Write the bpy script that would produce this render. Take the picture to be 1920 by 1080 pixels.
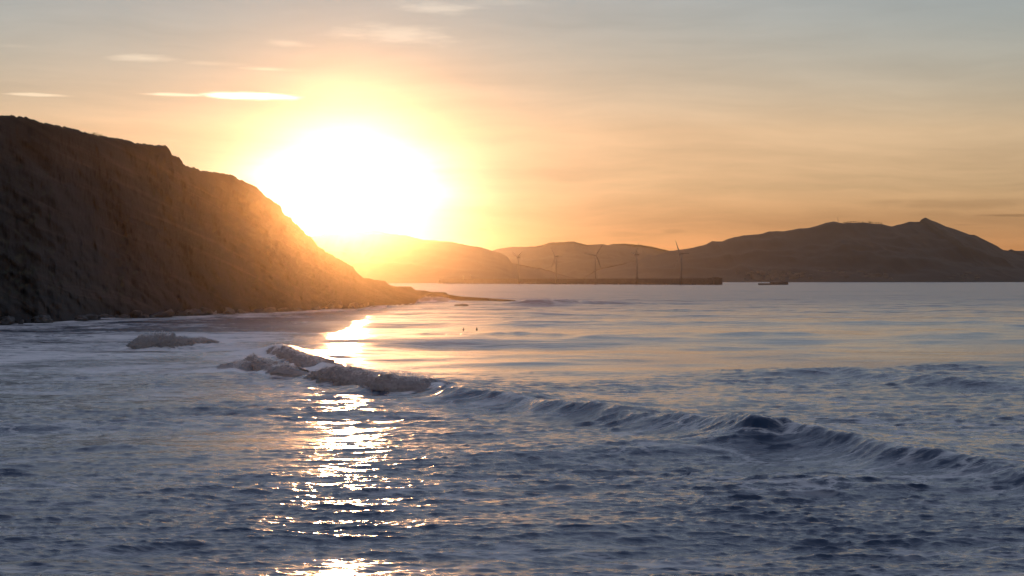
import bpy, bmesh, math, random
import numpy as np
from mathutils import Vector, Matrix

R = math.radians
for o in list(bpy.data.objects):
    bpy.data.objects.remove(o)
SC = bpy.context.scene
COL = SC.collection

# ------------------------------------------------------------------ camera
F = 3900.0        # focal length in photo pixels (1920 wide)
HZ = 524.0        # true horizon row
CAMH = 14.0       # camera height over the sea
cam_d = bpy.data.cameras.new('camera')
cam_d.sensor_width = 36.0
cam_d.lens = F / 1920 * 36
cam_d.clip_start = 0.5
cam_d.clip_end = 200000
cam = bpy.data.objects.new('camera', cam_d)
COL.objects.link(cam)
cam.location = (0, 0, CAMH)
cam.rotation_euler = (R(90) - math.atan((540 - HZ) / F), 0, 0)
SC.camera = cam

# ------------------------------------------------------------------ light
SUN_AZ = math.atan((652 - 960) / F)     # negative: left of the view axis
SUN_EL = math.atan((HZ - 335) / F)
SUN_COL = (1.0, 0.48, 0.20)
SUN_STR = 1.2
HAZE_DENS = 4.4e-6
HAZE_G = 0.967
MIST_DENS = 4.4e-5
MIST_G = 0.981
SKY_STR = 0.105
SC.view_settings.view_transform = 'Standard'
SC.view_settings.look = 'None'
SC.view_settings.exposure = 0.0
SC.view_settings.gamma = 1.0
SC.view_settings.use_curve_mapping = False

sd = bpy.data.lights.new('sun', 'SUN')
sd.energy = SUN_STR
sd.angle = R(0.53)
sd.color = SUN_COL
sun = bpy.data.objects.new('sun', sd)
COL.objects.link(sun)
sdir = Vector((math.sin(SUN_AZ) * math.cos(SUN_EL), math.cos(SUN_AZ) * math.cos(SUN_EL), math.sin(SUN_EL)))
sun.rotation_euler = sdir.to_track_quat('Z', 'Y').to_euler()
sun.location = (0, 0, 300)

# ------------------------------------------------------------------ node helper
class NT:
    def __init__(self, tree):
        self.t = tree
        self.n = tree.nodes
        self.l = tree.links
    def new(self, typ, **kw):
        nd = self.n.new(typ)
        for k, v in kw.items():
            setattr(nd, k, v)
        return nd
    def put(self, sock, v):
        if isinstance(v, bpy.types.NodeSocket):
            self.l.new(v, sock)
        elif isinstance(v, (tuple, list)):
            v = tuple(v)
            if len(v) == 3 and sock.type == 'RGBA':
                v = v + (1.0,)
            sock.default_value = v
        else:
            sock.default_value = v
    def m(self, op, a, b=None, c=None, clamp=False):
        nd = self.new('ShaderNodeMath', operation=op, use_clamp=clamp)
        self.put(nd.inputs[0], a)
        if b is not None: self.put(nd.inputs[1], b)
        if c is not None: self.put(nd.inputs[2], c)
        return nd.outputs[0]
    def v(self, op, a, b=None, s=None):
        nd = self.new('ShaderNodeVectorMath', operation=op)
        self.put(nd.inputs[0], a)
        if b is not None: self.put(nd.inputs[1], b)
        if s is not None: self.put(nd.inputs['Scale'], s)
        return nd.outputs['Value'] if op in ('DOT_PRODUCT', 'LENGTH', 'DISTANCE') else nd.outputs[0]
    def sep(self, a):
        nd = self.new('ShaderNodeSeparateXYZ'); self.put(nd.inputs[0], a)
        return nd.outputs
    def comb(self, x, y, z):
        nd = self.new('ShaderNodeCombineXYZ')
        for i, q in enumerate((x, y, z)): self.put(nd.inputs[i], q)
        return nd.outputs[0]
    def noise(self, vec, scale=1.0, detail=3.0, rough=0.5, dist=0.0):
        nd = self.new('ShaderNodeTexNoise')
        self.put(nd.inputs['Vector'], vec)
        self.put(nd.inputs['Scale'], scale); self.put(nd.inputs['Detail'], detail)
        self.put(nd.inputs['Roughness'], rough); self.put(nd.inputs['Distortion'], dist)
        return nd.outputs['Fac']
    def step(self, val, a, b, x=0.0, y=1.0):
        nd = self.new('ShaderNodeMapRange', interpolation_type='SMOOTHSTEP')
        self.put(nd.inputs['Value'], val)
        self.put(nd.inputs['From Min'], a); self.put(nd.inputs['From Max'], b)
        self.put(nd.inputs['To Min'], x); self.put(nd.inputs['To Max'], y)
        return nd.outputs[0]
    def lin(self, val, a, b, x=0.0, y=1.0):
        nd = self.new('ShaderNodeMapRange', clamp=True)
        self.put(nd.inputs['Value'], val)
        self.put(nd.inputs['From Min'], a); self.put(nd.inputs['From Max'], b)
        self.put(nd.inputs['To Min'], x); self.put(nd.inputs['To Max'], y)
        return nd.outputs[0]
    def mix(self, fac, a, b, blend='MIX'):
        nd = self.new('ShaderNodeMix', data_type='RGBA', blend_type=blend)
        self.put(nd.inputs[0], fac); self.put(nd.inputs[6], a); self.put(nd.inputs[7], b)
        return nd.outputs[2]
    def ramp(self, fac, stops, interp='LINEAR'):
        nd = self.new('ShaderNodeValToRGB')
        nd.color_ramp.interpolation = interp
        el = nd.color_ramp.elements
        while len(el) < len(stops): el.new(0.5)
        for e, (p, c) in zip(el, stops):
            e.position = p; e.color = tuple(c) + (1.0,)
        self.put(nd.inputs[0], fac)
        return nd.outputs[0]

# ------------------------------------------------------------------ sky
wd = bpy.data.worlds.new('World')
SC.world = wd
wd.use_nodes = True
W = NT(wd.node_tree)
W.n.clear()
gen = W.new('ShaderNodeTexCoord').outputs['Generated']
dx, dy, dz = W.sep(gen)[:3]
DEG = 180 / math.pi
az = W.m('MULTIPLY', W.m('ARCTAN2', dx, dy), DEG)
el = W.m('MULTIPLY', W.m('ARCSINE', dz), DEG)
sky = W.new('ShaderNodeTexSky', sky_type='NISHITA')
sky.sun_disc = False
sky.sun_elevation = SUN_EL
sky.sun_rotation = SUN_AZ
sky.air_density = 1.0
sky.dust_density = 0.06
sky.ozone_density = 3.0
base = W.v('SCALE', sky.outputs[0], s=SKY_STR)
# thicker air low over the horizon, and the thin high haze that brightens the upper sky
lowair = W.ramp(W.m('DIVIDE', el, 15.0, clamp=True), [(0.0, (0.92, 0.60, 0.66)), (0.10, (1.02, 0.70, 0.74)), (0.17, (1.38, 0.95, 0.92)), (0.27, (2.15, 1.28, 1.02)), (0.47, (1.68, 1.22, 1.08)), (1.0, (1.2, 1.05, 1.0))])
base = W.v('MULTIPLY', base, lowair)
veil = W.ramp(W.m('DIVIDE', el, 90.0, clamp=True), [(0.0, (0.05, 0.03, 0.03)), (0.05, (0.07, 0.05, 0.05)), (0.09, (0.105, 0.085, 0.083)), (0.17, (0.22, 0.21, 0.235)), (0.35, (0.25, 0.26, 0.335)), (1.0, (0.17, 0.195, 0.29))])
facing = W.v('DOT_PRODUCT', W.v('NORMALIZE', W.comb(dx, dy, 0.0)), (math.sin(SUN_AZ), math.cos(SUN_AZ), 0.0))
base = W.v('ADD', base, W.v('SCALE', veil, s=W.lin(facing, -1.0, 1.0, 0.7, 1.0)))

# thin cirrus: stretched noise over the whole dome, a little stronger low down
cv = W.comb(W.m('MULTIPLY', az, 0.16), W.m('MULTIPLY', el, 1.5), 0.0)
warp = W.noise(W.comb(W.m('MULTIPLY', az, 0.12), W.m('MULTIPLY', el, 0.4), 7.0), 1.0, 3.0, 0.55)
cv2 = W.v('ADD', cv, W.comb(0.0, W.m('MULTIPLY', warp, 2.2), 3.0))
cir = W.noise(cv2, 1.0, 5.0, 0.58)
low = W.step(el, 0.3, 6.0, 1.0, 0.35)
high = W.step(el, 20.0, 60.0, 1.0, 0.5)
cmod = W.m('MULTIPLY', W.m('MULTIPLY', W.m('SUBTRACT', cir, 0.5), 1.0), W.m('MULTIPLY', low, high))
base = W.v('SCALE', base, s=W.m('ADD', 1.0, cmod))

# single streak clouds: (photo x, photo y, half width px, half height px, strength, tail)
P2D = DEG / F
edge = W.noise(W.comb(W.m('MULTIPLY', az, 0.9), W.m('MULTIPLY', el, 5.0), 11.0), 1.0, 4.0, 0.6)
edge = W.m('SUBTRACT', edge, 0.5)
tot = None
for (cx, cy, hw, hh, st) in [
        (470, 184, 108, 9.0, 3.0), (340, 183, 80, 4.0, 0.8), (78, 187, 64, 4.0, 0.55), (275, 118, 85, 10.0, 0.45),
        (400, 125, 70, 6.0, 0.16), (505, 134, 65, 5.0, 0.4), (740, 68, 150, 24, 0.36), (540, 86, 60, 8.0, 0.25),
        (820, 18, 105, 16, 0.42), (950, 6, 100, 14, 0.12), (40, 100, 70, 5, 0.10), (330, 268, 26, 4, 0.10)]:
    a0 = (cx - 960) * P2D; e0 = (HZ - cy) * P2D
    u = W.m('DIVIDE', W.m('SUBTRACT', az, a0), hw * P2D)
    q = W.m('DIVIDE', W.m('SUBTRACT', el, e0), hh * P2D)
    # lens shape: flatter belly, ragged ends
    q = W.m('ADD', q, W.m('MULTIPLY', u, 0.25))
    r = W.m('SQRT', W.m('ADD', W.m('MULTIPLY', u, u), W.m('MULTIPLY', q, q)))
    r = W.m('ADD', r, W.m('MULTIPLY', edge, 1.5 if st < 0.7 else 0.7))
    k = W.step(r, 1.0, 0.35 if st > 0.5 else 0.0, 0.0, st)
    tot = k if tot is None else W.m('MAXIMUM', tot, k)
base = W.v('ADD', base, W.v('SCALE', (0.95, 0.80, 0.58), s=W.m('MULTIPLY', tot, 0.55)))
# long grey bars low over the right-hand mountains
dark = None
for (cx, cy, hw, hh, st) in [(1870, 407, 90, 3.5, 0.30), (1790, 385, 230, 14, 0.14), (905, 430, 14, 3, 0.25), (1790, 424, 30, 2, 0.16),
                             (1180, 440, 70, 7, 0.12), (1030, 447, 60, 5, 0.12), (1265, 433, 30, 6, 0.14)]:
    a0 = (cx - 960) * P2D; e0 = (HZ - cy) * P2D
    u = W.m('DIVIDE', W.m('SUBTRACT', az, a0), hw * P2D)
    q = W.m('DIVIDE', W.m('SUBTRACT', el, e0), hh * P2D)
    r = W.m('ADD', W.m('SQRT', W.m('ADD', W.m('MULTIPLY', u, u), W.m('MULTIPLY', q, q))), W.m('MULTIPLY', edge, 1.6))
    k = W.step(r, 1.0, 0.2, 0.0, st)
    dark = k if dark is None else W.m('MAXIMUM', dark, k)
base = W.v('SCALE', base, s=W.m('SUBTRACT', 1.0, dark))
# the bank of glowing air round the sun itself
ga = W.m('DIVIDE', W.m('SUBTRACT', az, math.degrees(SUN_AZ)), 2.2)
ge = W.m('DIVIDE', W.m('SUBTRACT', el, math.degrees(SUN_EL) - 0.2), 0.92)
gg = W.m('EXPONENT', W.m('MULTIPLY', W.m('ADD', W.m('MULTIPLY', ga, ga), W.m('MULTIPLY', ge, ge)), -1.0))
gg = W.m('MULTIPLY', gg, W.m('ADD', 1.0, W.m('MULTIPLY', W.m('SUBTRACT', cir, 0.5), 1.6)))
g2 = W.m('EXPONENT', W.m('MULTIPLY', W.m('ADD', W.m('MULTIPLY', ga, ga), W.m('MULTIPLY', ge, ge)), -0.22))
base = W.v('ADD', base, W.v('SCALE', (1.7, 1.5, 1.3), s=gg))
base = W.v('ADD', base, W.v('SCALE', (0.02, 0.06, 0.10), s=g2))
g3 = W.m('EXPONENT', W.m('MULTIPLY', W.m('ADD', W.m('MULTIPLY', ga, ga), W.m('MULTIPLY', ge, ge)), -0.045))
base = W.v('ADD', base, W.v('SCALE', (0.07, 0.065, 0.05), s=g3))
bg = W.new('ShaderNodeBackground')
W.put(bg.inputs['Color'], base)
bg.inputs['Strength'].default_value = 1.0
W.l.new(bg.outputs[0], W.new('ShaderNodeOutputWorld').inputs[0])

# ------------------------------------------------------------------ cycles
cy = SC.cycles
cy.use_denoising = True
cy.max_bounces = 3
cy.use_adaptive_sampling = True
cy.adaptive_threshold = 0.02
cy.caustics_reflective = False
cy.caustics_refractive = False
cy.diffuse_bounces = 2
cy.glossy_bounces = 2
cy.volume_bounces = 0
cy.transparent_max_bounces = 6
cy.sample_clamp_indirect = 30.0
cy.sample_clamp_direct = 250.0
try:
    cy.use_light_tree = True
except Exception:
    pass

# ------------------------------------------------------------------ helpers
def at(px, py, d=None, z=0.0):
    """photo pixel -> point in the place: on height z, or at distance d"""
    if d is None:
        d = (CAMH - z) * F / (py - HZ)
        return Vector(((px - 960) / F * d, d, z))
    return Vector(((px - 960) / F * d, d, CAMH + (HZ - py) / F * d))

def tag(o, label=None, cat=None, group=None, kind=None):
    if label: o['label'] = label
    if cat: o['category'] = cat
    if group: o['group'] = group
    if kind: o['kind'] = kind
    return o

def empty(name, loc, rz=0.0):
    o = bpy.data.objects.new(name, None)
    COL.objects.link(o)
    o.empty_display_size = 0.5
    o.location = loc
    o.rotation_euler = (0, 0, rz)
    return o

def link_mesh(name, me, mat, parent=None):
    o = bpy.data.objects.new(name, me)
    COL.objects.link(o)
    if mat is not None and not me.materials:
        me.materials.append(mat)
    if parent is not None:
        o.parent = parent
    return o

def from_bm(name, bm, mat, parent=None, smooth=False):
    me = bpy.data.meshes.new(name)
    bmesh.ops.recalc_face_normals(bm, faces=bm.faces)
    bm.to_mesh(me); bm.free()
    if smooth:
        me.polygons.foreach_set('use_smooth', [True] * len(me.polygons))
    return link_mesh(name, me, mat, parent)

def grid_mesh(name, V, closed_u=False, flip=False):
    """V: (rows, cols, 3) array -> quad mesh, fast"""
    nr, nc = V.shape[:2]
    me = bpy.data.meshes.new(name)
    idx = np.arange(nr * nc, dtype=np.int32).reshape(nr, nc)
    if closed_u:
        idx = np.concatenate([idx, idx[:, :1]], axis=1)
    a, b, c, d = idx[:-1, :-1], idx[:-1, 1:], idx[1:, 1:], idx[1:, :-1]
    q = np.stack([a, d, c, b] if flip else [a, b, c, d], axis=-1).reshape(-1, 4)
    nf = len(q)
    me.vertices.add(nr * nc)
    me.vertices.foreach_set('co', V.reshape(-1).astype(np.float32))
    me.loops.add(nf * 4)
    me.loops.foreach_set('vertex_index', q.reshape(-1).astype(np.int32))
    me.polygons.add(nf)
    me.polygons.foreach_set('loop_start', np.arange(0, nf * 4, 4, dtype=np.int32))
    me.polygons.foreach_set('use_smooth', np.ones(nf, dtype=bool))
    me.update(calc_edges=True)
    return me

def add_attr(me, name, arr):
    at_ = me.attributes.new(name, 'FLOAT', 'POINT')
    at_.data.foreach_set('value', arr.reshape(-1).astype(np.float32))

# vectorised gradient noise ------------------------------------------------
_rs = np.random.RandomState(7)
_perm = _rs.permutation(4096)
_grad = _rs.normal(size=(4096, 3)); _grad /= np.linalg.norm(_grad, axis=1)[:, None]
def perlin(x, y, z):
    x, y, z = np.broadcast_arrays(np.asarray(x, float), np.asarray(y, float), np.asarray(z, float))
    xi, yi, zi = np.floor(x).astype(int), np.floor(y).astype(int), np.floor(z).astype(int)
    xf, yf, zf = x - xi, y - yi, z - zi
    fade = lambda t: t * t * t * (t * (t * 6 - 15) + 10)
    u, v, w = fade(xf), fade(yf), fade(zf)
    out = 0.0
    for i in (0, 1):
        for j in (0, 1):
            for k in (0, 1):
                h = _perm[(_perm[(_perm[(xi + i) & 4095] + yi + j) & 4095] + zi + k) & 4095]
                g = _grad[h]
                dot = g[..., 0] * (xf - i) + g[..., 1] * (yf - j) + g[..., 2] * (zf - k)
                out = out + dot * (u if i else 1 - u) * (v if j else 1 - v) * (w if k else 1 - w)
    return out * 1.6
def fbm(x, y, z, oct=4, gain=0.5, ridged=False):
    s = 0.0; a = 1.0; f = 1.0
    for o_ in range(oct):
        n = perlin(x * f + 13.7 * o_, y * f - 5.1 * o_, z * f + 3.3 * o_)
        if ridged: n = 1 - 2 * np.abs(n)
        s = s + a * n; a *= gain; f *= 2.03
    return s
def sstep(a, b, x):
    t = np.clip((x - a) / (b - a), 0, 1)
    return t * t * (3 - 2 * t)

# ------------------------------------------------------------------ materials
def new_mat(name):
    m = bpy.data.materials.new(name)
    m.use_nodes = True
    t = NT(m.node_tree)
    t.n.clear()
    out = t.new('ShaderNodeOutputMaterial')
    b = t.new('ShaderNodeBsdfPrincipled')
    t.l.new(b.outputs[0], out.inputs[0])
    return m, t, b, out
def geo_pos(t):
    return t.new('ShaderNodeNewGeometry').outputs['Position']

def plain_mat(name, c1, c2, scale, rough=0.8, bump=0.0, metal=0.0):
    m, t, b, out = new_mat(name)
    p = t.new('ShaderNodeTexCoord').outputs['Object']
    n = t.noise(p, scale, 5.0, 0.6)
    t.put(b.inputs['Base Color'], t.ramp(n, [(0.3, c1), (0.7, c2)]))
    b.inputs['Roughness'].default_value = rough
    b.inputs['Metallic'].default_value = metal
    if bump:
        bp = t.new('ShaderNodeBump'); bp.inputs['Distance'].default_value = bump
        t.put(bp.inputs['Height'], n); t.l.new(bp.outputs[0], b.inputs['Normal'])
    return m

def sea_mat():
    m, t, b, out = new_mat('sea_water')
    p = geo_pos(t)
    px, py, pz = t.sep(p)[:3]
    at_ = t.new('ShaderNodeAttribute', attribute_name='foam').outputs['Fac']
    ch = t.new('ShaderNodeAttribute', attribute_name='chop').outputs['Fac']
    # ripple relief in three sizes, crests longer across the wind
    q = t.comb(t.m('MULTIPLY', px, 0.55), py, 0.0)
    n1 = t.noise(q, 0.55, 3.0, 0.6, 0.4)
    n2 = t.noise(q, 1.9, 4.0, 0.66, 0.3)
    n3 = t.noise(q, 0.06, 3.0, 0.6, 0.2)
    hgt = t.m('ADD', t.m('MULTIPLY', n1, t.m('MULTIPLY', ch, 0.13)), t.m('MULTIPLY', n2, t.m('MULTIPLY', ch, 0.07)))
    far = t.step(py, 450.0, 1000.0, 0.0, 1.0)
    n4 = t.noise(t.comb(t.m('MULTIPLY', px, 0.35), py, 5.0), 0.15, 4.0, 0.60, 0.4)
    mid = t.m('MULTIPLY', t.step(py, 230.0, 420.0, 0.0, 1.0), t.step(py, 1200.0, 2500.0, 1.0, 0.3))
    hgt = t.m('ADD', hgt, t.m('MULTIPLY', n4, t.m('MULTIPLY', mid, 0.38)))
    hgt = t.m('ADD', hgt, t.m('MULTIPLY', n3, t.m('MULTIPLY', far, 3.4)))
    bp = t.new('ShaderNodeBump'); bp.inputs['Distance'].default_value = 1.0; bp.inputs['Strength'].default_value = 1.0
    t.put(bp.inputs['Height'], hgt)
    t.put(b.inputs['Base Color'], (0.007, 0.027, 0.064))
    t.put(b.inputs['Roughness'], t.step(py, 550.0, 1600.0, 0.12, 0.25))
    b.inputs['IOR'].default_value = 1.333
    t.l.new(bp.outputs[0], b.inputs['Normal'])
    # foam: torn sheets and streaks
    f1 = t.noise(t.comb(t.m('MULTIPLY', px, 0.5), py, 3.0), 0.42, 6.0, 0.68, 1.2)
    f2 = t.noise(t.comb(t.m('MULTIPLY', px, 0.25), py, 9.0), 1.5, 5.0, 0.7, 0.8)
    f0 = t.noise(t.comb(t.m('MULTIPLY', px, 0.35), py, 15.0), 0.085, 5.0, 0.66, 0.9)
    fn = t.m('ADD', t.m('MULTIPLY', f1, 0.45), t.m('ADD', t.m('MULTIPLY', f2, 0.2), t.m('MULTIPLY', f0, 0.35)))
    th = t.m('SUBTRACT', 0.72, t.m('MULTIPLY', at_, 0.52))
    ff = t.step(t.m('SUBTRACT', fn, th), -0.07, 0.12, 0.0, 0.85)
    # lace: thin foam lines left on the surface inside the surf
    lw = t.v('ADD', t.comb(t.m('MULTIPLY', px, 0.5), py, 0.0), t.v('SCALE', t.comb(f1, f2, 0.0), s=3.2))
    vo = t.new('ShaderNodeTexVoronoi', feature='DISTANCE_TO_EDGE'); t.put(vo.inputs['Vector'], lw); vo.inputs['Scale'].default_value = 0.34
    lace = t.step(vo.outputs['Distance'], 0.10, 0.0, 0.0, 1.0)
    gate = t.m('MULTIPLY', t.step(f0, 0.40, 0.62, 0.0, 0.55), t.step(py, 250.0, 360.0, 1.0, 0.0))
    ff = t.m('MAXIMUM', ff, t.m('MULTIPLY', lace, gate))
    fo = t.new('ShaderNodeBsdfDiffuse')
    t.put(fo.inputs['Color'], (0.84, 0.80, 0.77))
    bp2 = t.new('ShaderNodeBump'); bp2.inputs['Distance'].default_value = 0.3; bp2.inputs['Strength'].default_value = 0.6
    t.put(bp2.inputs['Height'], hgt)
    t.l.new(bp2.outputs[0], fo.inputs['Normal'])
    mx = t.new('ShaderNodeMixShader')
    t.put(mx.inputs[0], ff)
    t.l.new(b.outputs[0], mx.inputs[1]); t.l.new(fo.outputs[0], mx.inputs[2])
    t.l.new(mx.outputs[0], out.inputs[0])
    return m

def foam_mat():
    m, t, b, out = new_mat('whitewater')
    p = t.new('ShaderNodeTexCoord').outputs['Object']
    n = t.noise(p, 2.6, 6.0, 0.7, 0.5)
    n2 = t.noise(p, 9.0, 4.0, 0.7)
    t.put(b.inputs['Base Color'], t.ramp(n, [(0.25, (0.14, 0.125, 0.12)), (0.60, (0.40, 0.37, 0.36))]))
    b.inputs['Roughness'].default_value = 0.35
    b.inputs['IOR'].default_value = 1.33
    bp = t.new('ShaderNodeBump'); bp.inputs['Distance'].default_value = 0.12
    t.put(bp.inputs['Height'], t.m('ADD', n, t.m('MULTIPLY', n2, 0.35)))
    t.l.new(bp.outputs[0], b.inputs['Normal'])
    tr = t.new('ShaderNodeBsdfTranslucent')
    t.put(tr.inputs['Color'], (0.62, 0.62, 0.60)); t.l.new(bp.outputs[0], tr.inputs['Normal'])
    mx = t.new('ShaderNodeMixShader'); mx.inputs[0].default_value = 0.2
    t.l.new(b.outputs[0], mx.inputs[1]); t.l.new(tr.outputs[0], mx.inputs[2])
    t.l.new(mx.outputs[0], out.inputs[0])
    return m

def cliff_mat():
    m, t, b, out = new_mat('cliff_rock')
    p = geo_pos(t)
    px, py, pz = t.sep(p)[:3]
    # tilted beds
    bed = t.comb(t.m('MULTIPLY', t.m('ADD', px, t.m('MULTIPLY', py, 0.3)), 0.02), t.m('MULTIPLY', py, 0.02),
                 t.m('ADD', pz, t.m('MULTIPLY', px, 0.62)))
    n1 = t.noise(bed, 0.32, 6.0, 0.65, 0.6)
    n2 = t.noise(p, 0.16, 6.0, 0.62, 0.4)
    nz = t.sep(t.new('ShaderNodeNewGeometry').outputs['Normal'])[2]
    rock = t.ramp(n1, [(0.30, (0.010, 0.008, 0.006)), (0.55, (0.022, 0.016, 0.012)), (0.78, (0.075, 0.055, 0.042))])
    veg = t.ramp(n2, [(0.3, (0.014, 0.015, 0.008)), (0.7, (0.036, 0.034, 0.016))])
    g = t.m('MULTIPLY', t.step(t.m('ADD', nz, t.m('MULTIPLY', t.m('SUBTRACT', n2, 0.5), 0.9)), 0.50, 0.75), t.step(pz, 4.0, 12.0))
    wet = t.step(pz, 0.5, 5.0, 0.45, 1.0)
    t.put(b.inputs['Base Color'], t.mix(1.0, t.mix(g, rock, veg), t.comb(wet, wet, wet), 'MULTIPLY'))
    b.inputs['Roughness'].default_value = 0.85
    bp = t.new('ShaderNodeBump'); bp.inputs['Distance'].default_value = 0.8
    t.put(bp.inputs['Height'], t.m('ADD', n1, t.m('MULTIPLY', t.noise(p, 0.9, 5.0, 0.7), 0.4)))
    t.l.new(bp.outputs[0], b.inputs['Normal'])
    return m

def hill_mat():
    m, t, b, out = new_mat('hill_cover')
    p = geo_pos(t)
    n = t.noise(p, 0.0035, 7.0, 0.62, 0.3)
    n2 = t.noise(p, 0.02, 4.0, 0.6)
    f = t.m('ADD', t.m('MULTIPLY', n, 0.7), t.m('MULTIPLY', n2, 0.3))
    t.put(b.inputs['Base Color'], t.ramp(f, [(0.3, (0.018, 0.020, 0.014)), (0.52, (0.022, 0.022, 0.015)), (0.72, (0.030, 0.028, 0.020))]))
    b.inputs['Roughness'].default_value = 0.95
    return m

def spray_mat():
    m, t, b, out = new_mat('spray_drops')
    t.put(b.inputs['Base Color'], (0.85, 0.84, 0.83)); b.inputs['Roughness'].default_value = 0.3
    tr = t.new('ShaderNodeBsdfTranslucent'); t.put(tr.inputs['Color'], (0.9, 0.88, 0.86))
    mx = t.new('ShaderNodeMixShader'); mx.inputs[0].default_value = 0.6
    t.l.new(b.outputs[0], mx.inputs[1]); t.l.new(tr.outputs[0], mx.inputs[2])
    t.l.new(mx.outputs[0], out.inputs[0])
    return m
MSPRAY = spray_mat()
MSEA = sea_mat(); MFOAM = foam_mat(); MCLIFF = cliff_mat(); MHILL = hill_mat()
MCONC = plain_mat('concrete', (0.06, 0.056, 0.052), (0.11, 0.105, 0.10), 0.12, 0.9)
MDARKROCK = plain_mat('wet_rock', (0.03, 0.028, 0.026), (0.10, 0.09, 0.08), 0.8, 0.6, 0.15)
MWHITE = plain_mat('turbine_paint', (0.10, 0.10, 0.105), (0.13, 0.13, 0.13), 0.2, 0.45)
MSTEEL = plain_mat('grey_steel', (0.10, 0.10, 0.11), (0.18, 0.18, 0.18), 0.5, 0.5, 0.0, 0.4)
MHULL = plain_mat('hull_paint', (0.05, 0.03, 0.03), (0.09, 0.05, 0.045), 0.1, 0.6)
MSHIPW = plain_mat('ship_white', (0.5, 0.5, 0.48), (0.62, 0.62, 0.6), 0.1, 0.5)
MTREE = plain_mat('pine_foliage', (0.02, 0.03, 0.014), (0.05, 0.065, 0.03), 0.3, 0.9)
MBARK = plain_mat('bark', (0.05, 0.035, 0.025), (0.10, 0.075, 0.055), 1.0, 0.9)
MGRASS = plain_mat('dry_grass', (0.10, 0.085, 0.04), (0.20, 0.17, 0.08), 2.0, 0.9)
MSUIT = plain_mat('wetsuit', (0.010, 0.010, 0.012), (0.022, 0.022, 0.026), 3.0, 0.45)
MBOARD = plain_mat('surfboard_skin', (0.55, 0.53, 0.48), (0.68, 0.66, 0.60), 1.5, 0.3)
MSKIN = plain_mat('hair', (0.03, 0.02, 0.015), (0.05, 0.035, 0.025), 9.0, 0.7)
MPLASTER = plain_mat('plaster', (0.14, 0.12, 0.10), (0.26, 0.24, 0.21), 0.01, 0.9)

# ------------------------------------------------------------------ the headland
RIDGE = [(-700, 150), (-420, 172), (-200, 196), (-60, 210), (0, 215), (50, 219), (80, 230), (122, 237), (150, 244.5), (156, 248), (180, 253), (220, 259.5),
         (242, 262.5), (247, 266), (282, 270.5), (310, 272.5), (316, 276), (322.5, 289.5), (334, 294), (341, 300), (344, 307.5),
         (355, 313), (367, 315), (377, 320), (400, 322.5), (422, 326), (436, 328), (445, 334.5), (455, 337.5), (462, 343),
         (472, 344.5), (480, 350), (490, 360), (500, 369), (510, 376), (517, 380), (527, 387), (530, 399), (536, 404),
         (547, 409.5), (548.5, 415), (557, 421), (562, 427), (575, 439), (585, 447), (597, 462), (607, 467), (610, 472),
         (625, 479), (630, 483), (642, 489), (652, 495), (662, 500), (669, 510), (680, 521), (692, 522), (705, 525), (722, 527),
         (730, 534), (740, 537), (770, 537), (780, 544), (797, 544.5), (806, 547), (835, 548), (840, 552), (865, 556),
         (915, 559), (935, 560.5), (965, 562.5), (976, 567)]
BASEP = [(-700, 650), (-420, 634), (-200, 620), (0, 607), (100, 605), (200, 598), (300, 594), (350, 591), (400, 588.5), (465, 587), (515, 585.5),
         (565, 583.5), (615, 580.5), (665, 577.5), (702, 575), (730, 572.5), (765, 569.5), (790, 566.5), (840, 564.5), (915, 564), (976, 567.2)]
rx, ry = np.array(RIDGE).T
bx_, by_ = np.array(BASEP).T
cols = np.unique(np.concatenate([np.linspace(-700, 0, 120), np.linspace(0, 976, 760), rx]))
yr = np.interp(cols, rx, ry)
ug = np.linspace(-900, 1176, 1039)
ub = np.convolve(np.pad(np.interp(ug, bx_, by_), 45, mode='edge'), np.hanning(91) / np.hanning(91).sum(), 'valid')
ub = np.where(ug > 640, np.interp(ug, bx_, by_) * sstep(640, 740, ug) + ub * (1 - sstep(640, 740, ug)), ub)
yb = np.interp(cols, ug, ub)
db = CAMH * F / (yb - HZ)
# the waterline is not a straight line: coves and buttresses
db0 = db.copy()
db = db + 7.0 * fbm(cols / 60.0, 0.3, 1.7, 3)
hraw = CAMH + (HZ - yr) / F * db0
setb = np.clip(hraw, 2, 90) * 0.85 + 5.0
dr = db0 + setb
zr = CAMH + (HZ - yr) / F * dr
zr = np.maximum(zr, 0.3)
NT_F, NT_B = 90, 30
tf = np.linspace(0, 1, NT_F)
rows = []
slx = (cols - 960) / F
for t_ in tf:
    # steeper at the top, scree-like at the foot
    hz_ = zr * (0.55 * t_ + 0.45 * t_ ** 1.7) - 1.6 * (1 - t_)
    dd = db0 + (db - db0) * (1 - t_) ** 2 + setb * t_ ** 0.8
    rows.append(np.stack([slx * dd, dd, hz_], axis=-1))
back = 30 + zr * 3.2
for j in range(1, NT_B + 1):
    s_ = j / NT_B
    dd = dr + back * s_
    hz_ = zr * (1 - s_ ** 1.3) - 2.5 * s_ - 0.02 * back * s_ * (1 - s_)
    # shift the back flank away from the sight line of the tip
    rows.append(np.stack([slx * dr + (slx - 0.02) * back * s_ * 0.6, dd, hz_], axis=-1))
V = np.array(rows)
X, Y, Z = V[..., 0], V[..., 1], V[..., 2]
lift = sstep(0, 8, Z)
tt = np.concatenate([tf, 1 + np.linspace(1 / NT_B, 1, NT_B)])[:, None]
edge_keep = 1 - np.exp(-((tt - 1.0) / 0.05) ** 2)
bedc = (Z + 0.62 * X + 0.25 * Y)
n_big = fbm(X / 42, Y / 60, Z / 45, 4)
n_bed = fbm(bedc / 7.0, X / 70, Y / 70, 4, 0.55, ridged=True)
n_fine = fbm(X / 5, Y / 7, Z / 4, 3)
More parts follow.
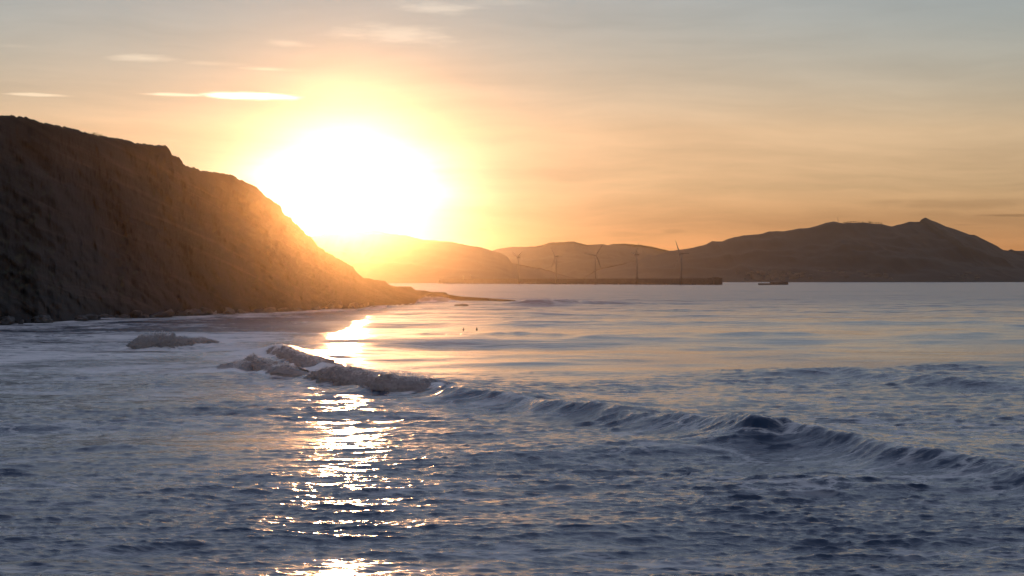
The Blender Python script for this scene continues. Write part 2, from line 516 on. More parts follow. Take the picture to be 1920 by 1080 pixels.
n_gul = fbm((X * 0.8 - Y * 0.1 + Z * 0.75) / 13.0, Z / 40, Y / 60, 4, 0.6, ridged=True)
n_crag = fbm((X + Z * 0.5) / 9.0, Y / 12, (Z - 0.5 * X) / 6.0, 5, 0.6, ridged=True)
size = np.clip(zr / 30, 0.05, 1)[None, :]
push = (n_big * 6.0 + n_bed * 1.3 + n_fine * 0.9 + (n_gul - 0.6) * 1.2 - (n_crag - 0.5) * 1.3) * size * (0.15 + 0.85 * edge_keep)
Y = Y + push
X = X + push * (-0.12)
Z = Z + (fbm(X / 3, Y / 3, 0.5, 3) * 0.45 + fbm(X / 0.9, Y / 0.9, 2.5, 2) * 0.18) * lift * np.clip(size + 0.15, 0, 1) * np.where(tt > 0.9, 1, 0.6)
V = np.stack([X, Y, Z], axis=-1)
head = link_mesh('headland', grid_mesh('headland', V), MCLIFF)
tag(head, 'dark steep sea cliff sloping down to a rocky point on the left', None, None, 'structure')

# ------------------------------------------------------------------ mountains behind the bay
def ridge_hill(name, pts, d, label, front, seed, jag=1.0, ncol=420):
    px_, py_ = np.array(pts).T
    c = np.unique(np.concatenate([np.linspace(px_[0], px_[-1], ncol), px_]))
    y0 = np.interp(c, px_, py_)
    zt = np.maximum(CAMH + (HZ - y0) / F * d, 1.0)
    x0 = (c - 960) / F * d
    zt = zt + fbm(x0 / 90, seed, 0.2, 4) * 5.0 * jag * sstep(5, 60, zt)
    rr = []
    ts = np.concatenate([np.linspace(0, 1, 46), 1 + np.linspace(0.08, 1, 14)])
    for t_ in ts:
        if t_ <= 1:
            z = zt * t_ ** 1.15 - 3 * (1 - t_); y = d - front * (1 - t_)
        else:
            z = zt * (2 - t_) - 3 * (t_ - 1); y = d + front * 0.8 * (t_ - 1)
        rr.append(np.stack([x0, np.full_like(x0, y), z], axis=-1))
    V = np.array(rr)
    T = ts[:, None]
    w = np.clip(4 * T * (1 - T), 0, 1) * (T < 1)
    n = fbm(V[..., 0] / 700, V[..., 1] / 1400, seed, 5, 0.5, ridged=True)
    V[..., 2] += (n - 1.2) * 0.13 * zt[None, :] * w
    V[..., 1] += fbm(V[..., 0] / 900, seed + 3, 0.0, 4) * 220 * (T < 0.999) * (1 - T * 0.4)
    o = link_mesh(name, grid_mesh(name, V), MHILL)
    return tag(o, label, None, None, 'structure')

ridge_hill('hill', [(200, 500), (420, 462), (540, 446), (600, 440), (630, 434), (650, 431), (700, 431), (745, 438), (790, 449), (845, 453.5),
                    (905, 465), (927, 470), (942, 476), (952, 483), (960, 494), (985, 499), (1010, 503), (1035, 510), (1065, 519), (1100, 526)],
           9500, 'rounded hill behind the headland under the setting sun', 1500, 1.3)
ridge_hill('mountain', [(1085, 526), (1120, 505), (1180, 492), (1230, 478), (1257, 470.5), (1282, 467), (1300, 464), (1325, 457.5), (1335, 452), (1340, 452), (1353.6, 452.5),
                        (1376, 445), (1394, 441), (1414, 440), (1430, 438), (1440, 435), (1488, 431), (1527, 425), (1548, 418), (1563.5, 415), (1571, 416),
                        (1582, 418.5), (1606, 417.5), (1630, 418.5), (1654, 420.5), (1672, 424.5), (1696, 418), (1705.5, 416), (1724, 415), (1728, 410.5), (1735, 408),
                        (1743, 411.5), (1758, 418), (1775, 425), (1790, 430), (1817, 439), (1826, 440), (1847.5, 451), (1865.6, 463), (1873, 468),
                        (1890, 470), (1896, 467), (1902, 470), (1920, 470.6), (2000, 476), (2120, 488), (2300, 500), (2600, 516), (2700, 527)],
           13500, 'long dark mountain with a pointed peak on the right', 2600, 4.1, 0.8, 700)
ridge_hill('mountain', [(800, 500), (880, 484), (930, 468), (960, 463), (1005, 462), (1018, 459), (1030, 455), (1050, 454), (1075, 453), (1100, 459), (1130, 457),
                        (1150, 461), (1180, 467), (1230, 480), (1300, 500), (1380, 515)],
           17000, 'middle mountain range behind the wind turbines', 2500, 7.7, 0.8)
ridge_hill('hill', [(985, 524), (1020, 507), (1050, 494), (1085, 487.5), (1120, 485.5), (1150, 485), (1175, 489), (1200, 497), (1240, 508), (1300, 521)],
           15000, 'low wooded spur in front of the middle range', 1600, 11.2, 0.8)
ridge_hill('mountain', [(1000, 500), (1080, 474), (1150, 457.5), (1170, 457), (1200, 459), (1220, 462), (1242, 467), (1270, 474), (1330, 490), (1420, 510)],
           20500, 'pale farthest ridge between the middle range and the dark mountain', 2500, 15.9, 0.6)

# ------------------------------------------------------------------ the sea
def ocean(N, L, lmin, lmax, rms, seed, wdir=-90.0, spread=2.0, fall=2.0):
    rs = np.random.RandomState(seed)
    k1 = np.fft.fftfreq(N, d=L / N) * 2 * np.pi
    KX, KY = np.meshgrid(k1, k1)
    K = np.hypot(KX, KY); K[0, 0] = 1e-9
    wd_ = np.array([math.cos(R(wdir)), math.sin(R(wdir))])
    cosw = (KX * wd_[0] + KY * wd_[1]) / K
    band = (K > 2 * np.pi / lmax) & (K < 2 * np.pi / lmin)
    amp = np.where(band, K ** -fall * np.abs(cosw) ** spread, 0)
    ph = rs.normal(size=(N, N)) + 1j * rs.normal(size=(N, N))
    H = amp * ph
    h = np.fft.ifft2(H).real
    sx = np.fft.ifft2(1j * KX / K * H).real
    sy = np.fft.ifft2(1j * KY / K * H).real
    s = rms / h.std()
    return h * s, sx * s, sy * s
def samp(tile, L, x, y, rot):
    c, s = math.cos(R(rot)), math.sin(R(rot))
    N = tile[0].shape[0]
    u = (x * c + y * s) / L * N
    v = (-x * s + y * c) / L * N
    i0 = np.floor(u).astype(int); j0 = np.floor(v).astype(int)
    fu = u - i0; fv = v - j0
    i0 %= N; j0 %= N; i1 = (i0 + 1) % N; j1 = (j0 + 1) % N
    o_ = []
    for a in tile:
        o_.append(a[j0, i0] * (1 - fu) * (1 - fv) + a[j0, i1] * fu * (1 - fv) + a[j1, i0] * (1 - fu) * fv + a[j1, i1] * fu * fv)
    h, sx, sy = o_
    return h, sx * c - sy * s, sx * s + sy * c

dl = [74.0]
while dl[-1] < 70000:
    d = dl[-1]
    st = d * d * 1.45e-5
    if 230 < d < 320: st = min(st, 0.75)
    if d < 620: pass
    elif d < 1450: st = min(st, 4.5)
    elif d < 2600: st = min(st, 25.0)
    elif d > 20000: st = 8000
    dl.append(d + st)
dist = np.array(dl)
ang = np.concatenate([np.linspace(-1.4, -0.29, 14)[:-1], np.linspace(-0.29, 0.29, 880), np.linspace(0.29, 1.4, 14)[1:]])
GX = dist[:, None] * ang[None, :]
GY = np.repeat(dist[:, None], len(ang), axis=1)
spc = np.gradient(dist)[:, None] * np.ones_like(GX)

T1 = ocean(512, 900.0, 28.0, 220.0, 0.46, 3, -94, 10.0)
T2 = ocean(512, 173.0, 9.0, 32.0, 0.13, 5, -80, 3.0)
T3 = ocean(512, 61.0, 0.9, 7.0, 0.060, 9, -97, 1.8, 1.5)
T4 = ocean(512, 19.0, 0.4, 1.5, 0.017, 12, -85, 1.2, 1.3)
h = np.zeros_like(GX); ox = np.zeros_like(GX); oy = np.zeros_like(GX)
chop = 0.19 + 0.81 * (1 - sstep(262, 350, GY - GX * 1.1 + 70 * fbm(GX / 45, GY / 80, 2.0, 3)))
chop = np.maximum(chop, 0.95 * (1 - sstep(-0.12, -0.05, GX / GY)) * np.ones_like(GX))
for T, L, lm, lam, cs in ((T1, 900.0, 45.0, 1.0, None), (T2, 173.0, 10.0, 1.3, np.maximum(chop, 0.6)), (T3, 61.0, 2.0, 1.4, chop), (T4, 19.0, 0.9, 1.2, chop)):
    w = 1 - sstep(0.35, 1.0, spc / lm)
    if cs is not None: w = w * cs
    a, b, c = samp(T, L, GX, GY, -31.0 if L < 20 else (17.0 if L < 100 else 5.0))
    h += a * w; ox += lam * b * w; oy += lam * c * w
# groups: patches of stronger and weaker chop
grp = np.clip(0.9 + 0.6 * fbm(GX / 35, GY / 60, 5.0, 4), 0.35, 1.7)
h *= grp; ox *= grp; oy *= grp

foam = 0.04 + 0.16 * fbm(GX / 18, GY / 30, 8.0, 4)
# foamy shallows shoreward of the break, strongest on the left
foam += 0.24 * sstep(120, 260, GY) * (1 - sstep(430, 640, GY)) * (1 - sstep(-0.10, 0.05, ang))[None, :]
foam += 0.04 * (1 - sstep(150, 330, GY - GX * 1.2))
foam += (0.25 * sstep(200, 380, GY) + 0.10 * sstep(440, 560, GY)) * (1 - sstep(-0.13, -0.03, ang))[None, :] * (0.8 + 0.5 * fbm(GX / 50, GY / 90, 1.0, 3))  # foam, raised here also to lighten the cliff's dark reflection

CREST = [(583, 699, 0.8), (613, 693, 1.5), (653, 696, 1.7), (700, 702, 1.6), (733, 712, 1.6), (767, 715, 1.6), (800, 710, 1.7), (827, 716, 1.5),
         (873, 732, 1.2), (920, 736, 1.15), (967, 739, 1.15), (1033, 748, 1.2), (1086, 752, 1.3), (1129, 757, 1.3), (1182, 765, 1.3),
         (1230, 773, 1.3), (1273, 771, 1.5), (1311, 779, 1.5), (1354, 785, 1.5), (1421, 799, 1.6), (1479, 801, 1.35), (1517, 806, 1.35),
         (1575, 814, 1.35), (1618, 822, 1.3), (1671, 834, 1.3), (1767, 846, 1.2), (1838, 854, 1.1), (1910, 868, 1.0), (2050, 895, 1.0), (2250, 940, 0.5)]
LEFTC = [(428, 693, 0.5), (445, 682, 1.1), (470, 674, 1.45), (500, 678, 1.35), (540, 688, 1.1), (566, 692, 0.8), (585, 697, 0.3)]
BACKC = [(490, 668, 0.4), (503, 658, 1.2), (517, 654, 1.6), (545, 660, 1.5), (575, 668, 1.2), (600, 676, 1.3), (614, 688, 0.6)]
FARL = [(250, 642, 0.4), (268, 634, 1.6), (288, 629, 2.1), (310, 631, 1.8), (345, 634, 1.2), (378, 635, 0.8), (392, 637, 0.2)]
FARW = [(905, 571, 0.6), (950, 567, 1.6), (1000, 564, 2.7), (1060, 561.5, 3.2), (1100, 560, 3.4), (1150, 562, 2.8), (1190, 564.5, 1.9), (1240, 567, 0.8), (1330, 569, 0.3)]
MIDW = [(870, 633, 0.2), (900, 629, 0.7), (950, 624, 1.0), (1000, 626, 0.8), (1040, 630, 0.5), (1110, 634, 0.2)]
RW = [(1360, 702, 0.2), (1430, 697, 0.6), (1520, 691, 0.85), (1580, 690, 0.8), (1640, 699, 0.7), (1760, 708, 0.7), (1880, 714, 0.6), (2050, 722, 0.4)]
R2 = [(1150, 578, 0.2), (1210, 579.5, 0.9), (1280, 580, 1.0), (1350, 581, 0.3), (1440, 580, 0.2), (1530, 582, 0.9), (1600, 581, 0.5), (1720, 582, 0.2), (1830, 583, 0.8), (2000, 583, 0.6)]
R3 = [(1000, 608, 0.2), (1100, 607, 0.5), (1210, 606, 0.15), (1330, 604, 0.5), (1450, 606, 0.25), (1620, 605, 0.5), (1760, 603, 0.2), (1900, 607, 0.5), (2050, 607, 0.4)]
R4 = [(780, 563, 0.6), (806, 560, 2.4), (830, 559, 2.2), (850, 563, 1.0)]
R5 = [(60, 838, 0.1), (150, 834, 0.35), (215, 830, 0.5), (270, 834, 0.35), (360, 842, 0.1)]

def crest_line(pts, step):
    P = []
    for (px_, py_, A) in pts:
        d = (CAMH - A) * F / (py_ - HZ)
        P.append(((px_ - 960) / F * d, d, A))
    P = np.array(P)
    s = np.concatenate([[0], np.cumsum(np.hypot(np.diff(P[:, 0]), np.diff(P[:, 1])))])
    u = np.arange(0, s[-1], step)
    return np.stack([np.interp(u, s, P[:, i]) for i in range(3)], axis=-1)

def smooth_line(L, n):
    k = np.ones(n) / n
    out = L.copy()
    for i in range(3):
        pad = np.concatenate([np.full(n // 2, L[0, i]), L[:, i], np.full(n - 1 - n // 2, L[-1, i])])
        out[:, i] = np.convolve(pad, k, 'valid')
    return out

def stamp(pts, front, backw, step, foam_amt=0.0, foam_front=3.0, sm=7):
    """raise a wave crest along a line of the sea; steep towards the shore, long back"""
    global h, foam
    Lp = smooth_line(crest_line(pts, step), sm)
    tan = np.gradient(Lp[:, :2], axis=0); tan /= np.linalg.norm(tan, axis=1)[:, None]
    nor = np.stack([tan[:, 1], -tan[:, 0]], axis=-1)      # toward the shore (camera)
    nor *= np.where(nor[:, 1:2] > 0, -1, 1)
    reach = max(front, backw) * 2.6
    sel = (GX > Lp[:, 0].min() - reach) & (GX < Lp[:, 0].max() + reach) & (GY > Lp[:, 1].min() - reach) & (GY < Lp[:, 1].max() + reach)
    ii = np.nonzero(sel)
    x = GX[ii]; y = GY[ii]
    best = np.full(len(x), 1e18); bi = np.zeros(len(x), int)
    for j in range(len(Lp)):
        q = (x - Lp[j, 0]) ** 2 + (y - Lp[j, 1]) ** 2
        m_ = q < best
        best[m_] = q[m_]; bi[m_] = j
    sd_ = (x - Lp[bi, 0]) * nor[bi, 0] + (y - Lp[bi, 1]) * nor[bi, 1]
    along = (x - Lp[bi, 0]) * tan[bi, 0] + (y - Lp[bi, 1]) * tan[bi, 1]
    endf = np.exp(-(along / (front * 1.5)) ** 2)
    wob = 1 + 0.08 * fbm(x / 2.2, y / 2.2, 3.0, 4, 0.65) + 0.14 * fbm(x / 11.0, y / 11.0, 6.0, 2)
    sd_ = sd_ + front * (0.30 * fbm(x / 9.0, y / 9.0, 9.0, 2) + 0.08 * fbm(x / 2.0, y / 2.0, 4.0, 4, 0.65))
    prof = np.where(sd_ > 0, 1 / (1 + (sd_ / front) ** 2) ** 1.6 - 0.12 * np.exp(-((sd_ - 2.6 * front) / (1.2 * front)) ** 2), np.exp(-(np.abs(sd_) / backw) ** 1.3))
    h[ii] += Lp[bi, 2] * prof * endf * wob
    if foam_amt:
        fz = np.exp(-(np.maximum(sd_, 0) / foam_front) ** 2) * np.exp(-(np.maximum(-sd_, 0) / (foam_front * 2.2)) ** 2) * endf
        foam[ii] = np.maximum(foam[ii], foam_amt * fz)
    return Lp, tan, nor

main = stamp([(a_, b_, c_ * (0.85 if a_ < 830 else 1.05)) for a_, b_, c_ in CREST], 2.6, 8.0, 0.35, 0.16, 2.0)
leftl = stamp(LEFTC, 2.0, 5.0, 0.3, 0.95, 4.0)
backl = stamp(BACKC, 2.0, 5.0, 0.3, 0.85, 4.0)
farl = stamp(FARL, 2.2, 6.0, 0.4, 0.9, 5.0)
stamp(FARW, 9.0, 24.0, 2.0)
stamp(MIDW, 5.0, 14.0, 1.0)
stamp(RW, 3.5, 12.0, 0.8)
stamp(R2, 14.0, 40.0, 3.0)
stamp(R3, 8.0, 25.0, 2.0)
spit = stamp(R4, 8.0, 14.0, 1.5, 0.9, 16.0)
stamp(R5, 1.6, 5.0, 0.5)
# torn foam trailing off the broken part of the main wave
bl = main[0]
mX, mY = bl[: int(len(bl) * 0.30), 0], bl[: int(len(bl) * 0.30), 1]
line_y = np.interp(GX, mX[np.argsort(mX)], mY[np.argsort(mX)])
near_l = (GX > mX.min() - 4) & (GX < mX.max() + 2)
foam = np.maximum(foam, near_l * 0.55 * np.exp(-((GY - line_y + 2) / 6.0) ** 2))
# wash along the foot of the cliff
cx_ = slx * db; o_ = np.argsort(cx_)
sh = np.interp(GX / GY, slx, db)
foam = np.maximum(foam, (0.52 + 0.35 * fbm(GX / 12, GY / 20, 3.3, 3)) * np.exp(-((GY - sh + 6) / 13.0) ** 2) * (ang < 0.004)[None, :])
foam = np.maximum(foam, 0.55 * np.exp(-((GY - sh + 45 + 25 * fbm(GX / 30, 0.3, 0.9, 3)) / 60.0) ** 2) * (ang < -0.06)[None, :])  # wider foam band added to lighten water darkened by the cliff's reflection
SV = np.stack([GX + ox, GY + oy, h], axis=-1)
sm_ = grid_mesh('sea', SV)
add_attr(sm_, 'foam', np.clip(foam, 0, 1))
add_attr(sm_, 'chop', np.clip(chop * np.clip(grp, 0.35, 1.5) * (1 + 2.2 * sstep(420, 620, GY) * (1 - sstep(-0.10, -0.04, GX / GY))), 0, 7))
sea = link_mesh('sea', sm_, MSEA)
tag(sea, 'choppy evening sea with surf rolling towards the shore', None, None, 'structure')

# ------------------------------------------------------------------ whitewater rolls
def roll(line, j0, j1, label, w=1.0, seed=0.0, hh=1.0, group=None):
    Lp, tan, nor = line
    L2 = Lp[j0:j1]; N2 = nor[j0:j1]
    n = len(L2)
    u = np.linspace(0, 1, n * 2)
    L2 = np.stack([np.interp(u, np.linspace(0, 1, n), L2[:, i]) for i in range(3)], axis=-1)
    N2 = np.stack([np.interp(u, np.linspace(0, 1, n), N2[:, i]) for i in range(2)], axis=-1)
    prof = np.array([(2.5, -0.35), (2.55, 0.0), (2.5, 0.25), (2.25, 0.50), (1.8, 0.74), (1.2, 0.93), (0.5, 1.03), (-0.2, 1.04), (-1.0, 0.96), (-2.0, 0.78), (-3.2, 0.45), (-4.2, -0.2)])
    tq = np.linspace(0, 1, 46)
    pr = np.stack([np.interp(tq, np.linspace(0, 1, len(prof)), prof[:, i]) for i in range(2)], axis=-1)
    taper = np.clip(np.minimum(u, 1 - u) * 9, 0, 1) ** 0.6
    A = L2[:, 2] * hh * (0.25 + 0.75 * taper) * (0.95 + 0.30 * fbm(u * n * 0.045, seed + 2.0, 0.7, 3))
    wv = w * (0.55 + 0.45 * taper) * (1 + 0.25 * fbm(u * n * 0.12, seed, 0.5, 3))
    Xr = L2[:, 0][:, None] + N2[:, 0][:, None] * pr[:, 0][None] * wv[:, None]
    Yr = L2[:, 1][:, None] + N2[:, 1][:, None] * pr[:, 0][None] * wv[:, None]
    Zr = pr[:, 1][None] * A[:, None] - 0.25 * (1 - taper[:, None])
    bil = np.abs(fbm(Xr / 1.5, Yr / 1.5 - seed, Zr / 1.1, 2, 0.5))
    bil2 = np.abs(fbm(Xr / 0.55, Yr / 0.55 + seed, Zr / 0.45, 3, 0.6))
    amp = (0.35 + 0.65 * taper)[:, None] * np.clip(A, 0.4, 3)[:, None]
    dn = ((bil - 0.3) * 0.55 + (bil2 - 0.3) * 0.30) * amp
    ang_ = np.linspace(0.0, math.pi, len(tq))[None]
    Xr += N2[:, 0][:, None] * dn * np.cos(ang_); Yr += N2[:, 1][:, None] * dn * np.cos(ang_)
    Zr += dn * np.sin(ang_) * 0.9
    Vr = np.stack([Xr, Yr, Zr], axis=-1)
    org = np.array([L2[n, 0], L2[n, 1], 0.0])
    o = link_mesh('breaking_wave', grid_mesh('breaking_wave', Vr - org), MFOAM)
    o.location = org
    # torn spray flung off the top
    rs = np.random.RandomState(int(seed * 10) + 1)
    nd = int(n * 24)
    iu = rs.randint(0, len(u), nd); iq = np.clip(rs.normal(26.5, 2.6, nd), 4, 44).astype(int)
    P0 = Vr[iu, iq] - org + rs.normal(0, 0.10, (nd, 3))
    P0[:, 2] += np.abs(rs.normal(0, 0.13, nd)) * A[iu]
    sz = rs.uniform(0.018, 0.06, nd) * (1.6 if w > 2 else 1.0)
    tet = np.array([(1, 1, 1), (1, -1, -1), (-1, 1, -1), (-1, -1, 1)], float)
    Vt = (P0[:, None, :] + tet[None] * sz[:, None, None] * rs.uniform(0.5, 1.3, (nd, 4, 1))).reshape(-1, 3)
    Ft = (np.arange(nd)[:, None, None] * 4 + np.array([(0, 1, 2), (0, 3, 1), (0, 2, 3), (1, 3, 2)])[None]).reshape(-1, 3)
    ms_ = bpy.data.meshes.new('spray'); ms_.from_pydata(Vt.tolist(), [], Ft.tolist())
    sp = link_mesh('spray', ms_, MSPRAY, o); sp['kind'] = 'stuff'
    return tag(o, label, 'wave', group)
nm = len(main[0])
iend = int(np.argmin(np.abs(main[0][:, 0] / main[0][:, 1] - (822 - 960) / F)))
roll(main, 0, iend, 'long tumbling whitewater crest in the middle of the bay', 1.15, 1.0, 1.16)
roll(leftl, 2, len(leftl[0]) - 4, 'nearer leftmost foam roll at the left end of the surf line', 1.0, 5.0, 1.05)
roll(backl, 2, len(backl[0]) - 4, 'smaller foam roll just behind the left end of the surf line', 1.0, 9.0, 1.05)
roll(farl, 2, len(farl[0]) - 6, 'lone pale foam roll below the dark cliff', 0.9, 13.0, 1.05)
roll(spit, 1, len(spit[0]) - 1, 'hazy surf bursting in front of the rocky point', 3.0, 17.0, 1.1)

# splash on the rocks under the cliff
bm = bmesh.new()
rnd = random.Random(4)
for i in range(34):
    q = Matrix.Translation((rnd.gauss(0, 1.5), rnd.gauss(0, 0.8), abs(rnd.gauss(0.0, 0.5)))) @ Matrix.Scale(rnd.uniform(0.2, 0.5), 4)
    r_ = bmesh.ops.create_icosphere(bm, subdivisions=3, radius=1.0, matrix=q)
    for v in r_['verts']:
        k = 1 + 0.22 * math.sin(v.co.x * 5 + i) * math.cos(v.co.y * 6) + rnd.uniform(-0.05, 0.05)
        v.co.z *= k
p = at(396, 589)
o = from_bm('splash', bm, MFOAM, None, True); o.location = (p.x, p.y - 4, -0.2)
tag(o, 'small white splash against the foot of the cliff', 'splash', None, 'stuff')

# ------------------------------------------------------------------ rocks
def rock_mesh(seed, sx, sy, sz, sub=3):
    bm = bmesh.new()
    bmesh.ops.create_icosphere(bm, subdivisions=sub, radius=1.0)
    co = np.array([v.co[:] for v in bm.verts])
    n = fbm(co[:, 0] * 0.9 + seed * 7.1, co[:, 1] * 0.9, co[:, 2] * 0.9, 4, 0.55)
    c2 = np.round(co * 2.2) / 2.2
    co = (0.7 * co + 0.3 * c2) * (1 + 0.35 * n)[:, None]
    for v, c in zip(bm.verts, co):
        v.co = (c[0] * sx, c[1] * sy, c[2] * sz)
    me = bpy.data.meshes.new('rock')
    bm.to_mesh(me); bm.free()
    return me
for (px_, py_, sx, sy, sz, lab) in [
        (866, 574.5, 3.8, 2.5, 1.0, 'low wave-washed rock off the point, left one of two'),
        (925, 573.5, 4.2, 2.5, 0.9, 'low wave-washed rock off the point, right one of two')]:
    p = at(px_, py_)
    o = link_mesh('sea_rock', rock_mesh(px_, sx, sy, sz, 4), MDARKROCK)
    o.location = (p.x, p.y, 0.2)
    tag(o, lab, 'rock', 'rocks off the point')
protos = [rock_mesh(i + 1, 1, 0.9, 0.75) for i in range(6)]
for m_ in protos: m_.materials.append(MDARKROCK)
for i in range(64):
    px_ = rnd.uniform(-20, 700)
    yb_ = float(np.interp(px_, bx_, by_))
    d = CAMH * F / (yb_ - HZ) + 7.0 * float(fbm(np.array([px_ / 60.0]), 0.3, 1.7, 3)[0]) + rnd.uniform(-12, 4)
    s_ = rnd.uniform(0.9, 2.6) * (1.25 if i % 9 == 0 else 1)
    o = link_mesh('boulder', protos[i % 6], None)
    o.location = ((px_ - 960) / F * d, d, rnd.uniform(0.0, 0.5) * s_)
    o.rotation_euler = (rnd.uniform(-0.5, 0.5), rnd.uniform(-0.5, 0.5), rnd.uniform(0, 6.28))
    o.scale = (s_ * rnd.uniform(0.9, 1.8), s_, s_ * rnd.uniform(0.6, 1.0))
    tag(o, 'dark wet boulder in the row along the foot of the cliff', 'boulder', 'boulders along the foot of the cliff')

# dry grass on the cliff edge
def tuft(px_, py_, hgt, n, lab, seed):
    rr = random.Random(seed)
    i = int(np.argmin(np.abs(cols - px_)))
    base_ = V[NT_F - 1, i]
    bm = bmesh.new()
    for k in range(n):
        a = rr.uniform(0, 6.28); l = hgt * rr.uniform(0.55, 1.0); ln = rr.uniform(0.05, 0.45)
        w_ = 0.05; b0 = Vector((rr.gauss(0, 0.55), rr.gauss(0, 0.3), -0.3))
        dirv = Vector((math.cos(a) * ln, math.sin(a) * ln, 1)); sd2 = Vector((w_, 0.02, 0))
        p1 = b0 + dirv * l * 0.55; p2 = b0 + dirv * l + Vector((math.cos(a), math.sin(a), -0.3)) * l * 0.18
        vs = [bm.verts.new(q) for q in (b0 - sd2, b0 + sd2, p1 + sd2 * 0.7, p1 - sd2 * 0.7, p2)]
        bm.faces.new(vs[:4]); bm.faces.new((vs[3], vs[2], vs[4]))
    o = from_bm('grass_tuft', bm, MGRASS)
    o.location = base_
    tag(o, lab, 'grass', 'grass tufts on the cliff edge')
V_head = V
tuft(166, 246, 1.0, 14, 'short dry grass tuft on the cliff skyline, left one', 1)
tuft(177, 250, 1.5, 26, 'tallest dry grass tuft on the cliff skyline', 2)
tuft(186, 252, 1.2, 18, 'dry grass tuft on the cliff skyline, right one', 3)

# ------------------------------------------------------------------ breakwater
def box(bm, x0, x1, y0, y1, z0, z1, M=None):
    vs = [bm.verts.new((x, y, z)) for x in (x0, x1) for y in (y0, y1) for z in (z0, z1)]
    for f in ((0, 1, 3, 2), (4, 6, 7, 5), (0, 4, 5, 1), (2, 3, 7, 6), (0, 2, 6, 4), (1, 5, 7, 3)):
        bm.faces.new([vs[i] for i in f])
    if M is not None:
        for v in vs: v.co = M @ v.co
    return vs
def cyl(bm, p0, p1, r0, r1, n=16):
    p0, p1 = Vector(p0), Vector(p1)
    q = (p1 - p0).to_track_quat('Z', 'Y')
    ra = [bm.verts.new(p0 + q @ Vector((math.cos(6.2832 * i / n) * r0, math.sin(6.2832 * i / n) * r0, 0))) for i in range(n)]
    rb = [bm.verts.new(p1 + q @ Vector((math.cos(6.2832 * i / n) * r1, math.sin(6.2832 * i / n) * r1, 0))) for i in range(n)]
    for i in range(n):
        bm.faces.new((ra[i], ra[(i + 1) % n], rb[(i + 1) % n], rb[i]))
    bm.faces.new(ra[::-1]); bm.faces.new(rb)

TURB = [(976, 6407), (1046, 6186), (1120, 5850), (1198, 5665), (1281, 5492)]
E0 = Vector((508.0, 5372.0, 0)); E1 = Vector((-260.0, 7020.0, 0))
dirb = (E1 - E0).normalized(); nb = Vector((dirb.y, -dirb.x, 0))
if nb.y < 0: nb = -nb
blen = (E1 - E0).length
bw = empty('breakwater', E0, math.atan2(dirb.y, dirb.x))
side = -1.0     # local +y is left of the wall direction (toward the camera)
bm = bmesh.new(); box(bm, 0, blen, -34, -14, -3, 12.5); from_bm('quay_wall', bm, MCONC, bw)
bm = bmesh.new()
seg = blen / 34
for i in range(34):
    if i % 1 == 0:
        box(bm, i * seg + 0.12, (i + 1) * seg - 0.12, -36, -26, 12.3, 16.6 + 0.5 * math.exp(-i / 4.0) + 0.05 * math.sin(i * 2.3))
from_bm('parapet', bm, MCONC, bw)
bm = bmesh.new(); box(bm, -6, 22, -37.5, -11, -3.2, 18.6); box(bm, 4, 16, -34, -20, 18.3, 20.2); from_bm('end_block', bm, MCONC, bw)
bm = bmesh.new(); cyl(bm, (12, -24, 20), (12, -24, 28), 0.9, 0.7); cyl(bm, (12, -24, 28), (12, -24, 30.2), 1.6, 1.2); from_bm('beacon', bm, MSTEEL, bw)
bm = bmesh.new()
rnd2 = random.Random(9)
for i in range(420):
    x_ = rnd2.uniform(0, blen); s_ = rnd2.uniform(1.2, 2.6)
    M = Matrix.Translation((x_, -14 + rnd2.uniform(0, 7), rnd2.uniform(-0.8, 1.8))) @ Matrix.Rotation(rnd2.uniform(0, 3), 4, 'Z') @ Matrix.Rotation(rnd2.uniform(-0.6, 0.6), 4, 'X')
    box(bm, -s_, s_, -s_, s_, -s_, s_, M)
rb = from_bm('armour_blocks', bm, MCONC, bw); rb['kind'] = 'stuff'
tag(bw, 'long straight concrete breakwater with a raised end block', 'breakwater')
# two little towers far along the wall
for (u_, hh, lab) in [(blen * 0.90, 14, 'faint slim tower on the far end of the breakwater, left one'), (blen * 0.865, 17, 'faint slim tower on the far end of the breakwater, right one')]:
    q = E0 + dirb * u_ + nb * 24
    t_ = empty('signal_tower', (q.x, q.y, 12.5))
    bm = bmesh.new(); cyl(bm, (0, 0, 0), (0, 0, hh * 0.75), 1.9, 1.4); from_bm('shaft', bm, MCONC, t_)
    bm = bmesh.new(); cyl(bm, (0, 0, hh * 0.75), (0, 0, hh * 0.92), 2.6, 2.4); cyl(bm, (0, 0, hh * 0.92), (0, 0, hh), 2.0, 0.4); from_bm('lantern_room', bm, MSTEEL, t_)
    tag(t_, lab, 'tower', 'towers on the breakwater')

# ------------------------------------------------------------------ wind turbines
def blade_mesh():
    n, m_ = 22, 12
    Vb = np.zeros((n, m_, 3))
    for i in range(n):
        t_ = i / (n - 1)
        r = 1.2 + 39.0 * t_
        if t_ < 0.06: ch_, th = 1.9, 1.9
        else:
            ch_ = np.interp(t_, [0.06, 0.2, 0.5, 0.9, 1.0], [2.1, 3.9, 2.9, 1.6, 0.5]); th = ch_ * np.interp(t_, [0.06, 0.25, 1], [0.95, 0.3, 0.16])
        tw = R(np.interp(t_, [0, 0.2, 1], [22, 16, 0]))
        for j in range(m_):
            a = 2 * math.pi * j / m_
            cx = (math.cos(a) * 0.5 + (0.18 if t_ > 0.06 else 0)) * ch_; cyy = math.sin(a) * 0.5 * th * (1.0 if t_ < 0.06 else (0.75 + 0.25 * -math.cos(a)))
            Vb[i, j] = (cx * math.cos(tw) - cyy * math.sin(tw), cx * math.sin(tw) + cyy * math.cos(tw), r)
    me = grid_mesh('blade', Vb, closed_u=True)
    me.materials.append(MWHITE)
    return me
BLADE = blade_mesh()
